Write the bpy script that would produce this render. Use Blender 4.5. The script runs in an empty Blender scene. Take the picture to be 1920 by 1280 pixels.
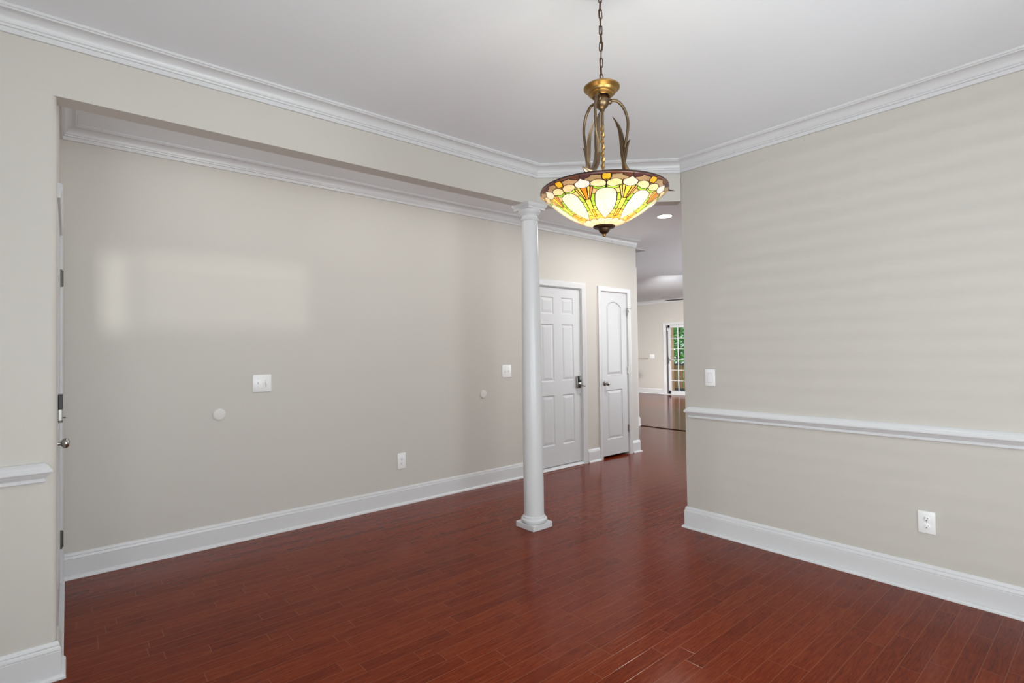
import bpy, bmesh, math, random
import numpy as np
from mathutils import Vector, Matrix

# ------------------------------------------------------------------ camera
S = bpy.context.scene
C = S.collection
F_PX, YAW, PITCH, ROLL, EYE = 982.465, 0.8676, 0.01741, 0.0147, 1.333

def make_camera():
    fw = Vector((math.cos(YAW) * math.cos(PITCH), math.sin(YAW) * math.cos(PITCH), math.sin(PITCH)))
    r = Vector((math.sin(YAW), -math.cos(YAW), 0))
    u = r.cross(fw)
    c, s = math.cos(ROLL), math.sin(ROLL)
    r2 = c * r - s * u
    u2 = s * r + c * u
    cd = bpy.data.cameras.new('camera')
    cd.sensor_fit = 'HORIZONTAL'
    cd.sensor_width = 36
    cd.lens = F_PX / 1920 * 36
    cd.clip_start = 0.02
    cd.clip_end = 200
    o = bpy.data.objects.new('camera', cd)
    C.objects.link(o)
    m = Matrix((r2, u2, -fw)).transposed().to_4x4()
    m.translation = (0, 0, EYE)
    o.matrix_world = m
    S.camera = o

make_camera()

# ------------------------------------------------------------------ world, daylight, exposure
S.view_settings.view_transform = 'Standard'
S.view_settings.look = 'None'
S.view_settings.gamma = 1
S.view_settings.use_curve_mapping = False
S.view_settings.exposure = 0.11

wd = bpy.data.worlds.new('sky')
S.world = wd
wd.use_nodes = True
bg = wd.node_tree.nodes['Background']
bg.inputs[0].default_value = (0.80, 0.90, 1.0, 1)
bg.inputs[1].default_value = 1.4

def lamp(name, kind, loc, aim, power, color=(1, 1, 1), size=None, **kw):
    d = bpy.data.lights.new(name, kind)
    d.energy = power
    d.color = color
    if kind == 'AREA':
        d.shape = 'RECTANGLE'
        d.size, d.size_y = size
    for k, v in kw.items():
        setattr(d, k, v)
    o = bpy.data.objects.new(name, d)
    C.objects.link(o)
    o.location = loc
    o.rotation_euler = Vector(aim).to_track_quat('-Z', 'Y').to_euler()
    return o

DAY = (0.925, 0.98, 1.015)
lamp('sun', 'SUN', (0, 20, 20), (0.05, -0.55, -0.85), 5.0, (1, 0.96, 0.9), angle=0.02)
# daylight at the windows (front of the dining room, its back wall, the living room)
lamp('front_window_daylight', 'AREA', (-1.06, -0.55, 1.42), (1, 0.15, 0.6), 122, DAY, (1.9, 1.5))
lamp('back_window_daylight', 'AREA', (1.25, -1.66, 1.3), (0, 1, 0.35), 86, DAY, (1.7, 1.4))
lamp('living_window_daylight', 'AREA', (9.4, 1.56, 1.5), (0.1, 1, 0.15), 215, DAY, (4.2, 1.8))
lamp('living_wall_fill', 'AREA', (8.6, 5.5, 2.45), (4.6, 3.4, -1.9), 52, (1, 0.985, 0.965), (0.5, 0.5), spread=1.25)  # unseen fill lamp added to brighten the far living room wall
lamp('foyer_wall_fill', 'AREA', (1.9, 3.40, 2.725), (0, 0, -1), 5, (1, 0.99, 0.97), (2.8, 0.3))  # wide unseen fill added to brighten the foyer wall evenly
for _x in (0.75, 1.95, 3.15):
    lamp('foyer_crown_fill', 'POINT', (_x, 3.32, 2.62), (0, 0, -1), 2.4, (1, 0.99, 0.97), shadow_soft_size=0.05)  # unseen points without fixtures, added to lift the foyer crown and ceiling
# low glare from outside entering by the small high window and the blinds
lamp('low_glare', 'SPOT', (-1.66, -9.0, 1.90), (0.185, 1, -0.012), 2300, (1, 0.98, 0.95), spot_size=math.radians(6.8), spot_blend=0.12, shadow_soft_size=0.11)
lamp('blind_glare', 'SPOT', (-4.2, -0.85, 1.62), (1, 0.2, 0.0), 150, (1, 0.98, 0.95), spot_size=math.radians(44), spot_blend=0.4, shadow_soft_size=0.021)

# ------------------------------------------------------------------ helpers
random.seed(7)
H = 2.74                     # ceiling
XR, YN, YF = 3.523, 2.921, 4.157
YRC = 2.165                  # right wall ends here, the diagonal header starts
XNC = 2.745        # left wall meets the diagonal header
XFR = -0.036                 # foyer front wall face
XP = -0.036                  # left pier end
ZH = 2.4407                  # underside of the headers
TW = 0.109
XB, YB = -0.9, -1.5          # dining room walls behind the camera
XE = 5.665                   # end of the foyer wall
XL = 13.23                   # living room far wall

def mat(name, base=(0.8, 0.8, 0.8), rough=0.5, metal=0.0, spec=0.5, coat=0.0, coat_rough=0.1):
    m = bpy.data.materials.new(name)
    m.use_nodes = True
    b = m.node_tree.nodes['Principled BSDF']
    b.inputs['Base Color'].default_value = (*base, 1)
    b.inputs['Roughness'].default_value = rough
    b.inputs['Metallic'].default_value = metal
    b.inputs['Specular IOR Level'].default_value = spec
    b.inputs['Coat Weight'].default_value = coat
    b.inputs['Coat Roughness'].default_value = coat_rough
    return m

def nd(m, kind, **kw):
    n = m.node_tree.nodes.new(kind)
    for k, v in kw.items():
        setattr(n, k, v)
    return n

def lk(m, a, b):
    m.node_tree.links.new(a, b)

def bump(m, scale, strength, dist=0.001, detail=3, rough_var=None):
    b = m.node_tree.nodes['Principled BSDF']
    tc = nd(m, 'ShaderNodeTexCoord')
    n = nd(m, 'ShaderNodeTexNoise')
    n.inputs['Scale'].default_value = scale
    n.inputs['Detail'].default_value = detail
    lk(m, tc.outputs['Object'], n.inputs['Vector'])
    bp = nd(m, 'ShaderNodeBump')
    bp.inputs['Strength'].default_value = strength
    bp.inputs['Distance'].default_value = dist
    lk(m, n.outputs['Fac'], bp.inputs['Height'])
    lk(m, bp.outputs['Normal'], b.inputs['Normal'])
    return m

M = {}
M['wall'] = bump(mat('greige wall paint', (0.582, 0.555, 0.512), 0.5, spec=0.35), 220, 0.25)
M['ceiling'] = bump(mat('flat white ceiling paint', (0.85, 0.882, 0.915), 0.9, spec=0.2), 160, 0.3)
M['trim'] = mat('semi gloss white trim paint', (0.655, 0.658, 0.668), 0.34, spec=0.5)
M['door'] = mat('white door paint', (0.605, 0.612, 0.625), 0.4, spec=0.5)
M['plate'] = mat('white plastic plate', (0.86, 0.86, 0.86), 0.3)
M['cover'] = mat('off white plastic cover', (0.68, 0.66, 0.63), 0.4)
M['slot'] = mat('dark slot', (0.03, 0.03, 0.03), 0.6)
M['black'] = mat('black plastic', (0.006, 0.006, 0.007), 0.25)
M['nickel'] = bump(mat('satin nickel', (0.42, 0.41, 0.39), 0.28, metal=1.0), 400, 0.05)
M['darkmetal'] = mat('dark aged metal', (0.10, 0.095, 0.085), 0.4, metal=1.0)
M['gap'] = mat('dark interior', (0.012, 0.011, 0.010), 0.9)
M['strip'] = mat('dark transition strip', (0.012, 0.006, 0.005), 0.9, spec=0.1)
M['granite'] = mat('brown stone', (0.26, 0.215, 0.185), 0.3)
M['fanblade'] = mat('black fan blade', (0.008, 0.008, 0.008), 0.5)
M['vent'] = mat('painted vent', (0.72, 0.72, 0.73), 0.45)
M['ventdark'] = mat('vent cavity', (0.06, 0.06, 0.062), 0.8)
M['deck'] = mat('blue grey deck paint', (0.30, 0.36, 0.42), 0.6)
M['railwood'] = mat('brown stained fence wood', (0.30, 0.15, 0.07), 0.7)
M['raildark'] = mat('dark fence rail', (0.05, 0.045, 0.045), 0.7)
M['postwood'] = mat('tan porch post wood', (0.55, 0.32, 0.19), 0.7)
M['leaf'] = mat('green leaves', (0.10, 0.33, 0.07), 0.6)
M['leaf2'] = mat('light green leaves', (0.24, 0.50, 0.15), 0.6)
M['bark'] = mat('bark', (0.12, 0.08, 0.05), 0.9)
M['grass'] = bump(mat('grass', (0.10, 0.22, 0.05), 0.9), 40, 0.5)
M['outside'] = mat('house siding', (0.6, 0.6, 0.58), 0.8)
M['blind'] = mat('white blind slat', (0.8, 0.8, 0.78), 0.5)
M['jamb_shade'] = mat('shaded grey jamb', (0.10, 0.095, 0.105), 0.7)  # dark tone paints in the shade on the patio door jamb

def brass(name, c1, c2, rough):
    m = mat(name, c1, rough, metal=1.0)
    b = m.node_tree.nodes['Principled BSDF']
    tc = nd(m, 'ShaderNodeTexCoord')
    n = nd(m, 'ShaderNodeTexNoise')
    n.inputs['Scale'].default_value = 35
    n.inputs['Detail'].default_value = 4
    lk(m, tc.outputs['Object'], n.inputs['Vector'])
    mx = nd(m, 'ShaderNodeMix', data_type='RGBA')
    mx.inputs[6].default_value = (*c1, 1)
    mx.inputs[7].default_value = (*c2, 1)
    lk(m, n.outputs['Fac'], mx.inputs[0])
    lk(m, mx.outputs[2], b.inputs['Base Color'])
    return m

M['bronze'] = brass('antique bronze', (0.22, 0.155, 0.092), (0.13, 0.09, 0.054), 0.38)
M['gold'] = brass('antique gold', (0.44, 0.275, 0.095), (0.30, 0.18, 0.06), 0.38)
M['darkbronze'] = brass('dark bronze', (0.13, 0.085, 0.05), (0.08, 0.05, 0.03), 0.42)
M['chain'] = brass('dark chain bronze', (0.16, 0.085, 0.045), (0.09, 0.05, 0.03), 0.45)

def emis(name, col, s):
    m = bpy.data.materials.new(name)
    m.use_nodes = True
    nt = m.node_tree
    nt.nodes.clear()
    e = nt.nodes.new('ShaderNodeEmission')
    e.inputs[0].default_value = (*col, 1)
    e.inputs[1].default_value = s
    o = nt.nodes.new('ShaderNodeOutputMaterial')
    nt.links.new(e.outputs[0], o.inputs[0])
    return m

M['bulb'] = emis('lit bulb', (1, 0.86, 0.62), 6)
M['led'] = emis('lit led lens', (1, 0.98, 0.95), 9)

def pane_mat():
    m = bpy.data.materials.new('window glass')
    m.use_nodes = True
    nt = m.node_tree
    nt.nodes.clear()
    tr = nt.nodes.new('ShaderNodeBsdfTransparent')
    tr.inputs[0].default_value = (0.95, 0.97, 0.96, 1)
    gl = nt.nodes.new('ShaderNodeBsdfGlossy')
    gl.inputs['Roughness'].default_value = 0.02
    fr = nt.nodes.new('ShaderNodeFresnel')
    fr.inputs[0].default_value = 1.45
    mx = nt.nodes.new('ShaderNodeMixShader')
    o = nt.nodes.new('ShaderNodeOutputMaterial')
    nt.links.new(fr.outputs[0], mx.inputs[0])
    nt.links.new(tr.outputs[0], mx.inputs[1])
    nt.links.new(gl.outputs[0], mx.inputs[2])
    nt.links.new(mx.outputs[0], o.inputs[0])
    return m
M['pane'] = pane_mat()

def floor_mat():
    m = mat('red stained oak strip floor', rough=0.3)
    b = m.node_tree.nodes['Principled BSDF']
    def math_(op, a, c=None):
        n = nd(m, 'ShaderNodeMath', operation=op)
        for i, v in enumerate((a, c)):
            if v is None:
                continue
            if isinstance(v, (int, float)):
                n.inputs[i].default_value = v
            else:
                lk(m, v, n.inputs[i])
        return n.outputs[0]
    tc = nd(m, 'ShaderNodeTexCoord')
    sp = nd(m, 'ShaderNodeSeparateXYZ')
    lk(m, tc.outputs['Object'], sp.inputs[0])
    W = 0.0757
    ry = math_('DIVIDE', math_('ADD', sp.outputs[1], 20 * W + 0.027), W)
    row = math_('FLOOR', ry)
    fy = math_('FRACT', ry)
    wn = nd(m, 'ShaderNodeTexWhiteNoise', noise_dimensions='1D')
    lk(m, row, wn.inputs['W'])
    wn2 = nd(m, 'ShaderNodeTexWhiteNoise', noise_dimensions='1D')
    lk(m, math_('ADD', row, 311.7), wn2.inputs['W'])
    ln = math_('ADD', math_('MULTIPLY', wn2.outputs['Value'], 0.35), 0.42)
    rx = math_('ADD', math_('DIVIDE', sp.outputs[0], ln), math_('MULTIPLY', wn.outputs['Value'], 37.0))
    col = math_('FLOOR', rx)
    fx = math_('FRACT', rx)
    cmb = nd(m, 'ShaderNodeCombineXYZ')
    lk(m, row, cmb.inputs[0])
    lk(m, col, cmb.inputs[1])
    wid = nd(m, 'ShaderNodeTexWhiteNoise', noise_dimensions='2D')
    lk(m, cmb.outputs[0], wid.inputs['Vector'])
    # distance to the seams (metres)
    dy = math_('MULTIPLY', math_('MINIMUM', fy, math_('SUBTRACT', 1.0, fy)), W)
    dx = math_('MULTIPLY', math_('MINIMUM', fx, math_('SUBTRACT', 1.0, fx)), ln)
    d = math_('MINIMUM', dy, dx)
    mr = nd(m, 'ShaderNodeMapRange')
    lk(m, d, mr.inputs[0])
    mr.inputs[1].default_value = 0.0007
    mr.inputs[2].default_value = 0.0019
    seam = mr.outputs[0]          # 0 in the seam
    # grain
    gv = nd(m, 'ShaderNodeCombineXYZ')
    lk(m, math_('ADD', math_('MULTIPLY', sp.outputs[0], 3.2), math_('MULTIPLY', wid.outputs['Value'], 60)), gv.inputs[0])
    lk(m, math_('MULTIPLY', sp.outputs[1], 24), gv.inputs[1])
    lk(m, math_('MULTIPLY', wid.outputs['Value'], 13), gv.inputs[2])
    g1 = nd(m, 'ShaderNodeTexNoise')
    g1.inputs['Scale'].default_value = 1.5
    g1.inputs['Detail'].default_value = 6
    g1.inputs['Roughness'].default_value = 0.62
    g1.inputs['Distortion'].default_value = 2.2
    lk(m, gv.outputs[0], g1.inputs['Vector'])
    wv = nd(m, 'ShaderNodeTexWave', wave_type='RINGS', rings_direction='X')
    wv.inputs['Scale'].default_value = 0.9
    wv.inputs['Distortion'].default_value = 11
    wv.inputs['Detail'].default_value = 2
    wv.inputs['Detail Scale'].default_value = 1.6
    lk(m, gv.outputs[0], wv.inputs['Vector'])
    g2 = nd(m, 'ShaderNodeTexNoise')
    g2.inputs['Scale'].default_value = 12
    g2.inputs['Detail'].default_value = 5
    lk(m, gv.outputs[0], g2.inputs['Vector'])
    grain = math_('ADD', math_('ADD', math_('MULTIPLY', g1.outputs['Fac'], 0.95), math_('MULTIPLY', wv.outputs['Fac'], 0.13)), math_('MULTIPLY', g2.outputs['Fac'], 0.40))
    tone = math_('SUBTRACT', math_('ADD', math_('MULTIPLY', wid.outputs['Value'], 0.17), math_('MULTIPLY', grain, 0.95)), 0.22)
    cr = nd(m, 'ShaderNodeValToRGB')
    lk(m, tone, cr.inputs[0])
    e = cr.color_ramp.elements
    e[0].position = 0.15
    e[0].color = (0.050, 0.0055, 0.0012, 1)
    e[1].position = 1.0
    e[1].color = (0.225, 0.0370, 0.0075, 1)
    k = e.new(0.55)
    k.color = (0.142, 0.0158, 0.0018, 1)
    mx = nd(m, 'ShaderNodeMix', data_type='RGBA')
    lk(m, seam, mx.inputs[0])
    mx.inputs[6].default_value = (0.200, 0.056, 0.026, 1)  # lighter seam colour paints in the sheen of the board bevels
    lk(m, cr.outputs[0], mx.inputs[7])
    lk(m, mx.outputs[2], b.inputs['Base Color'])
    rg = math_('ADD', math_('MULTIPLY', g1.outputs['Fac'], 0.05), 0.135)
    lk(m, rg, b.inputs['Roughness'])
    b.inputs['Specular IOR Level'].default_value = 0.15
    b.inputs['Specular Tint'].default_value = (1.0, 0.60, 0.42, 1)     # amber tinted finish
    bp = nd(m, 'ShaderNodeBump')
    bp.inputs['Strength'].default_value = 0.35
    bp.inputs['Distance'].default_value = 0.0004
    lk(m, seam, bp.inputs['Height'])
    lk(m, bp.outputs['Normal'], b.inputs['Normal'])
    return m
M['floor'] = floor_mat()

def tag(o, label=None, cat=None, group=None, kind=None):
    if label: o['label'] = label
    if cat: o['category'] = cat
    if group: o['group'] = group
    if kind: o['kind'] = kind
    return o

def obj(name, bm, m, parent=None, smooth=None, local=True):
    """link the bmesh as ONE object; its geometry is given in world coordinates, the origin goes to the parent's"""
    bmesh.ops.recalc_face_normals(bm, faces=bm.faces)
    me = bpy.data.meshes.new(name)
    if parent is not None:
        bm.transform(world(parent).inverted())
    bm.to_mesh(me)
    bm.free()
    for mm in (m if isinstance(m, (list, tuple)) else [m]):
        me.materials.append(M[mm] if isinstance(mm, str) else mm)
    if smooth is not None:
        me.set_sharp_from_angle(angle=math.radians(smooth))
        me.polygons.foreach_set('use_smooth', [True] * len(me.polygons))
    else:
        me.polygons.foreach_set('use_smooth', [False] * len(me.polygons))
    o = bpy.data.objects.new(name, me)
    C.objects.link(o)
    if parent is not None:
        o.parent = parent
    return o

def world(o):
    m = o.matrix_basis.copy()
    while o.parent is not None:
        o = o.parent
        m = o.matrix_basis @ m
    return m

def empty(name, loc, label=None, cat=None, group=None, kind=None, rz=0):
    o = bpy.data.objects.new(name, None)
    o.empty_display_size = 0.1
    C.objects.link(o)
    o.location = loc
    o.rotation_euler = (0, 0, rz)
    return tag(o, label, cat, group, kind)

def struct(name, bm, m, label=None, cat=None, smooth=None):
    return tag(obj(name, bm, m, smooth=smooth), label, cat, kind='structure')

def box(bm, lo, hi, bev=0, seg=2):
    lo, hi = Vector(lo), Vector(hi)
    r = bmesh.ops.create_cube(bm, size=1)
    vs = r['verts']
    for v in vs:
        v.co = Vector(((lo[i] + hi[i]) / 2 + v.co[i] * (hi[i] - lo[i]) for i in range(3)))
    if bev:
        es = {e for v in vs for e in v.link_edges}
        bmesh.ops.bevel(bm, geom=list(es), offset=bev, segments=seg, affect='EDGES', profile=0.5)
    return bm

def boxes(*args, bev=0):
    bm = bmesh.new()
    for lo, hi in args:
        box(bm, lo, hi, bev)
    return bm

def prism(bm, poly, z0, z1):
    a = [bm.verts.new((x, y, z0)) for x, y in poly]
    b = [bm.verts.new((x, y, z1)) for x, y in poly]
    n = len(poly)
    for i in range(n):
        j = (i + 1) % n
        bm.faces.new((a[i], a[j], b[j], b[i]))
    bm.faces.new(a[::-1])
    bm.faces.new(b)
    return bm

def sweep(bm, path, prof, up=(0, 0, 1), closed=False):
    up = Vector(up)
    P = [Vector(p) for p in path]
    n = len(P)
    rings = []
    for i in range(n):
        if closed or 0 < i < n - 1:
            d0 = (P[i] - P[i - 1]).normalized()
            d1 = (P[(i + 1) % n] - P[i]).normalized()
        elif i == 0:
            d0 = d1 = (P[1] - P[0]).normalized()
        else:
            d0 = d1 = (P[-1] - P[-2]).normalized()
        s0, s1 = up.cross(d0), up.cross(d1)
        mm = (s0 + s1)
        mm = mm / max(1e-6, mm.dot(s0))
        rings.append([bm.verts.new(P[i] + mm * a + up * b) for a, b in prof])
    k = len(prof)
    for i in range(n if closed else n - 1):
        A, B = rings[i], rings[(i + 1) % n]
        for j in range(k):
            l = (j + 1) % k
            bm.faces.new((A[j], A[l], B[l], B[j]))
    if not closed:
        bm.faces.new(rings[0])
        bm.faces.new(rings[-1][::-1])
    return bm

def lathe(bm, prof, center=(0, 0, 0), seg=48, mtx=None):
    """prof: (radius, height) along local z"""
    c = Vector(center)
    rings = []
    tf = mtx or Matrix.Identity(3)
    for r, z in prof:
        if r < 1e-6:
            rings.append([bm.verts.new(c + tf @ Vector((0, 0, z)))])
        else:
            rings.append([bm.verts.new(c + tf @ Vector((r * math.cos(2 * math.pi * i / seg), r * math.sin(2 * math.pi * i / seg), z))) for i in range(seg)])
    for A, B in zip(rings, rings[1:]):
        for i in range(seg):
            j = (i + 1) % seg
            if len(A) == 1 and len(B) == 1:
                continue
            if len(A) == 1:
                bm.faces.new((A[0], B[j], B[i]))
            elif len(B) == 1:
                bm.faces.new((A[i], A[j], B[0]))
            else:
                bm.faces.new((A[i], A[j], B[j], B[i]))
    for R in (rings[0], rings[-1]):
        if len(R) > 1:
            try:
                bm.faces.new(R)
            except ValueError:
                pass
    return bm

def axis_mtx(d):
    return Vector(d).normalized().to_track_quat('Z', 'Y').to_matrix()

def smooth_path(pts, n=8):
    pts = [Vector(p) for p in pts]
    out = []
    for i in range(len(pts) - 1):
        p0 = pts[max(i - 1, 0)]; p1 = pts[i]; p2 = pts[i + 1]; p3 = pts[min(i + 2, len(pts) - 1)]
        for k in range(n):
            t = k / n
            out.append(0.5 * ((2 * p1) + (p2 - p0) * t + (2 * p0 - 5 * p1 + 4 * p2 - p3) * t * t + (3 * p1 - p0 - 3 * p2 + p3) * t ** 3))
    out.append(pts[-1])
    return out

def tube(bm, path, rad, seg=10, flat=None, closed=False):
    """rad: number or f(t); flat: (side vector, ratio) squashes the section off that side"""
    n = len(path)
    rings = []
    ref = None
    for i, p in enumerate(path):
        if closed:
            d = (path[(i + 1) % n] - path[i - 1]).normalized()
        else:
            d = (path[min(i + 1, n - 1)] - path[max(i - 1, 0)]).normalized()
        if flat:
            s = Vector(flat[0])
            s = (s - d * s.dot(d)).normalized()
        else:
            if ref is None:
                ref = Vector((0.3, 0.9, 0.2)) if abs(d.z) > 0.5 else Vector((0, 0, 1))
            s = (ref - d * ref.dot(d)).normalized()
            ref = s
        t = d.cross(s)
        r = rad(i / (n - 1)) if callable(rad) else rad
        q = flat[1] if flat else 1
        rings.append([bm.verts.new(p + s * (r * math.cos(2 * math.pi * k / seg)) + t * (r * q * math.sin(2 * math.pi * k / seg))) for k in range(seg)])
    for i in range(n if closed else n - 1):
        A, B = rings[i], rings[(i + 1) % n]
        for k in range(seg):
            l = (k + 1) % seg
            bm.faces.new((A[k], A[l], B[l], B[k]))
    if not closed:
        bm.faces.new(rings[0][::-1])
        bm.faces.new(rings[-1])
    return bm

# ------------------------------------------------------------------ room shell
struct('floor', boxes(((XB - 0.2, YB - 0.2, -0.15), (XL + 0.14, 11.2, 0))), 'floor', 'glossy red brown oak strip wood floor', 'floor')
struct('ceiling', boxes(((XB - 0.2, YB - 0.2, H), (XL + 0.14, 11.2, H + 0.25))), 'ceiling', 'flat white ceiling', 'ceiling')

def arc(cx, cy, r, a0, a1, n=6):
    return [(cx + r * math.cos(math.radians(a0 + (a1 - a0) * i / n)), cy + r * math.sin(math.radians(a0 + (a1 - a0) * i / n))) for i in range(n + 1)]

# near left wall: pier, header beam and the diagonal header of the corner opening
bm = bmesh.new()
rb = 0.022
prism(bm, [(XB - 0.15, YN + TW), (XB - 0.15, YN)] + arc(XP - rb, YN + rb, rb, -90, 0) + arc(XP - rb, YN + TW - rb, rb, 0, 90), 0, ZH)
dg = math.sqrt(0.5)
off = TW * math.tan(math.radians(22.5))
prism(bm, [(XB - 0.15, YN), (XNC, YN), (XNC + off, YN + TW), (XB - 0.15, YN + TW)], ZH, H)
struct('wall_left', bm, 'wall', 'greige wall pier with the header beam over the wide foyer opening', 'wall', smooth=30)
bm = bmesh.new()
JX, JY = XR + TW * dg, YRC + TW * dg
prism(bm, [(XNC, YN), (XR, YRC), (JX, JY), (XNC + off, YN + TW)], ZH, H)
struct('wall_diagonal', bm, 'wall', 'short greige diagonal header over the corner opening', 'wall')
bm = bmesh.new()
prism(bm, [(XR, YB), (XR + 0.115, YB), (XR + 0.115, YRC)] + [(XR + 0.008, YRC), (XR + 0.002, YRC - 0.002), (XR, YRC - 0.008)], 0, H)
struct('wall_right', bm, 'wall', 'long greige wall with white chair rail', 'wall', smooth=30)

# foyer wall with the two door openings
D1 = (3.845, 4.592, 2.041)    # opening of the six panel door (x0, x1, height)
D2 = (4.948, 5.457, 2.041)
FT = 0.13
bm = boxes(((XFR - 0.15, YF, 0), (D1[0], YF + FT, H)), ((D1[0], YF, D1[2]), (D1[1], YF + FT, H)), ((D1[1], YF, 0), (D2[0], YF + FT, H)),
           ((D2[0], YF, D2[2]), (D2[1], YF + FT, H)), ((D2[1], YF, 0), (XE, YF + FT, H)))
struct('wall_foyer', bm, 'wall', 'long greige foyer wall with two white doors', 'wall')
struct('wall_hall', boxes(((XE - 0.12, YF + FT, 0), (XE, 11.05, H))), 'wall', 'greige side of the foyer wall end', 'wall')
# foyer front wall with the entrance door opening
FD = (3.145, 4.055, 2.045)
bm = boxes(((XFR - 0.14, YN + TW, 0), (XFR, FD[0], H)), ((XFR - 0.14, FD[0], FD[2]), (XFR, FD[1], H)), ((XFR - 0.14, FD[1], 0), (XFR, YF, H)))
struct('wall_front', bm, 'wall', 'greige front wall around the entrance door', 'wall')
# dining room walls behind the camera with their windows
W1 = (-1.45, 0.35, 0.65, 2.2)         # window_1 in the x = XB wall: y0, y1, z0, z1
W2 = (-0.662, 0.12, 1.64, 1.98)       # window_2 in the y = YB wall
W3 = (0.40, 2.1, 0.6, 2.0)        # window_3 in the y = YB wall
bm = boxes(((XB - 0.15, YB, 0), (XB, W1[0], H)), ((XB - 0.15, W1[1], 0), (XB, YN, H)), ((XB - 0.15, W1[0], 0), (XB, W1[1], W1[2])), ((XB - 0.15, W1[0], W1[3]), (XB, W1[1], H)))
struct('wall_west', bm, 'wall', 'greige window wall behind the camera', 'wall')
bm = boxes(((XB - 0.15, YB - 0.15, 0), (W2[0], YB, H)), ((W2[1], YB - 0.15, 0), (W3[0], YB, H)), ((W3[1], YB - 0.15, 0), (XR + 0.115, YB, H)),
           ((W2[0], YB - 0.15, 0), (W2[1], YB, W2[2])), ((W2[0], YB - 0.15, W2[3]), (W2[1], YB, H)), ((W3[0], YB - 0.15, 0), (W3[1], YB, W3[2])), ((W3[0], YB - 0.15, W3[3]), (W3[1], YB, H)))
struct('wall_back', bm, 'wall', 'greige wall with windows behind the camera', 'wall')
# living room
LW = (7.3, 11.5, 0.6, 2.4)
YS = 1.62
bm = boxes(((XR + 0.115, YS - 0.15, 0), (LW[0], YS, H)), ((LW[1], YS - 0.15, 0), (XL + 0.14, YS, H)), ((LW[0], YS - 0.15, 0), (LW[1], YS, LW[2])), ((LW[0], YS - 0.15, LW[3]), (LW[1], YS, H)))
struct('wall_south', bm, 'wall', 'living room window wall', 'wall')
struct('wall_north', boxes(((XE - 0.12, 11.05, 0), (XL + 0.14, 11.2, H))), 'wall', 'living room side wall', 'wall')
FR = (6.93, 8.70, 2.0)                # french door opening y0, y1, height
bm = boxes(((XL, YS - 0.15, 0), (XL + 0.14, FR[0], H)), ((XL, FR[1], 0), (XL + 0.14, 11.2, H)), ((XL, FR[0], FR[2]), (XL + 0.14, FR[1], H)))
struct('wall_living', bm, 'wall', 'far greige living room wall with a glazed door', 'wall')
# stub of wall beside the floor strip (only its baseboard end shows)
struct('wall_stub', boxes(((7.44, 5.535, 0), (7.56, 11.05, H))), 'wall', 'greige wall stub at the living room threshold', 'wall')

# ------------------------------------------------------------------ trim
CR = [(0, H - 0.088), (0.012, H - 0.088), (0.014, H - 0.068), (0.020, H - 0.066), (0.022, H - 0.058), (0.026, H - 0.056)]
CR += [(0.026 + 0.042 * (1 - math.cos(math.radians(a))), H - 0.056 + 0.038 * math.sin(math.radians(a))) for a in (15, 30, 45, 60, 75, 90)]
CR += [(0.072, H - 0.018), (0.076, H - 0.012), (0.080, H - 0.011), (0.080, H), (0, H)]
CRP = [(a, b) for a, b in CR]
BB = [(0, 0), (0.030, 0), (0.030, 0.007), (0.027, 0.014), (0.021, 0.019), (0.0145, 0.021), (0.0145, 0.112), (0.0125, 0.1145), (0.0150, 0.117), (0.0150, 0.121), (0.0105, 0.1335), (0.0085, 0.1345), (0.0105, 0.137), (0.0095, 0.142), (0.0045, 0.1535), (0, 0.1535)]
RL = [(0, 0.8175), (0.012, 0.8175), (0.016, 0.822), (0.016, 0.830), (0.012, 0.834), (0.017, 0.842), (0.026, 0.850), (0.0275, 0.854), (0.034, 0.856), (0.038, 0.862), (0.038, 0.869), (0.034, 0.876), (0.031, 0.877), (0.029, 0.882), (0.022, 0.890), (0.012, 0.8985), (0, 0.8985)]

sm = 28
struct('trim_1', sweep(bmesh.new(), [(XR, YB, 0), (XR, YRC, 0), (XNC, YN, 0), (XB, YN, 0), (XB, YB, 0)], CRP, closed=True), 'trim', 'white crown molding around the dining room ceiling', 'molding', smooth=sm)
struct('trim_2', sweep(bmesh.new(), [(XE, YF, 0), (XFR, YF, 0), (XFR, YN + TW, 0), (XNC + off, YN + TW, 0)], CRP), 'trim', 'white crown molding along the foyer wall ceiling', 'molding', smooth=sm)
struct('trim_3', sweep(bmesh.new(), [(XL, YS, 0), (XL, 11.05, 0), (7.56, 11.05, 0)], CRP), 'trim', 'white crown molding on the far living room wall', 'molding', smooth=sm)
# chair rails with returned ends
def rail_trim(name, a, b, label, far_mitre):
    bm = bmesh.new()
    A, B = Vector(a), Vector(b)
    d = (B - A).normalized()
    s = Vector((0, 0, 1)).cross(d)
    r0 = [bm.verts.new(A + d * (0.0 if far_mitre else 0) + s * p + Vector((0, 0, q))) for p, q in RL]
    r1 = [bm.verts.new(B + d * (p if far_mitre else 0) + s * p + Vector((0, 0, q))) for p, q in RL]
    k = len(RL)
    for j in range(k):
        l = (j + 1) % k
        bm.faces.new((r0[j], r0[l], r1[l], r1[j]))
    bm.faces.new(r0)
    # return to the wall
    bm.faces.new(r1[::-1])
    return struct(name, bm, 'trim', label, 'chair rail', smooth=sm)
rail_trim('trim_4', (XR, YB, 0), (XR, YRC - 0.048, 0), 'white chair rail along the long wall', True)
bm = bmesh.new()
A0 = Vector((-0.085, YN, 0)); A1 = Vector((XB, YN, 0))
r0 = [bm.verts.new((A0.x + p, YN - p, q)) for p, q in RL]
r1 = [bm.verts.new((XB, YN - p, q)) for p, q in RL]
for j in range(len(RL)):
    l = (j + 1) % len(RL)
    bm.faces.new((r0[j], r0[l], r1[l], r1[j]))
bm.faces.new(r0); bm.faces.new(r1[::-1])
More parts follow.
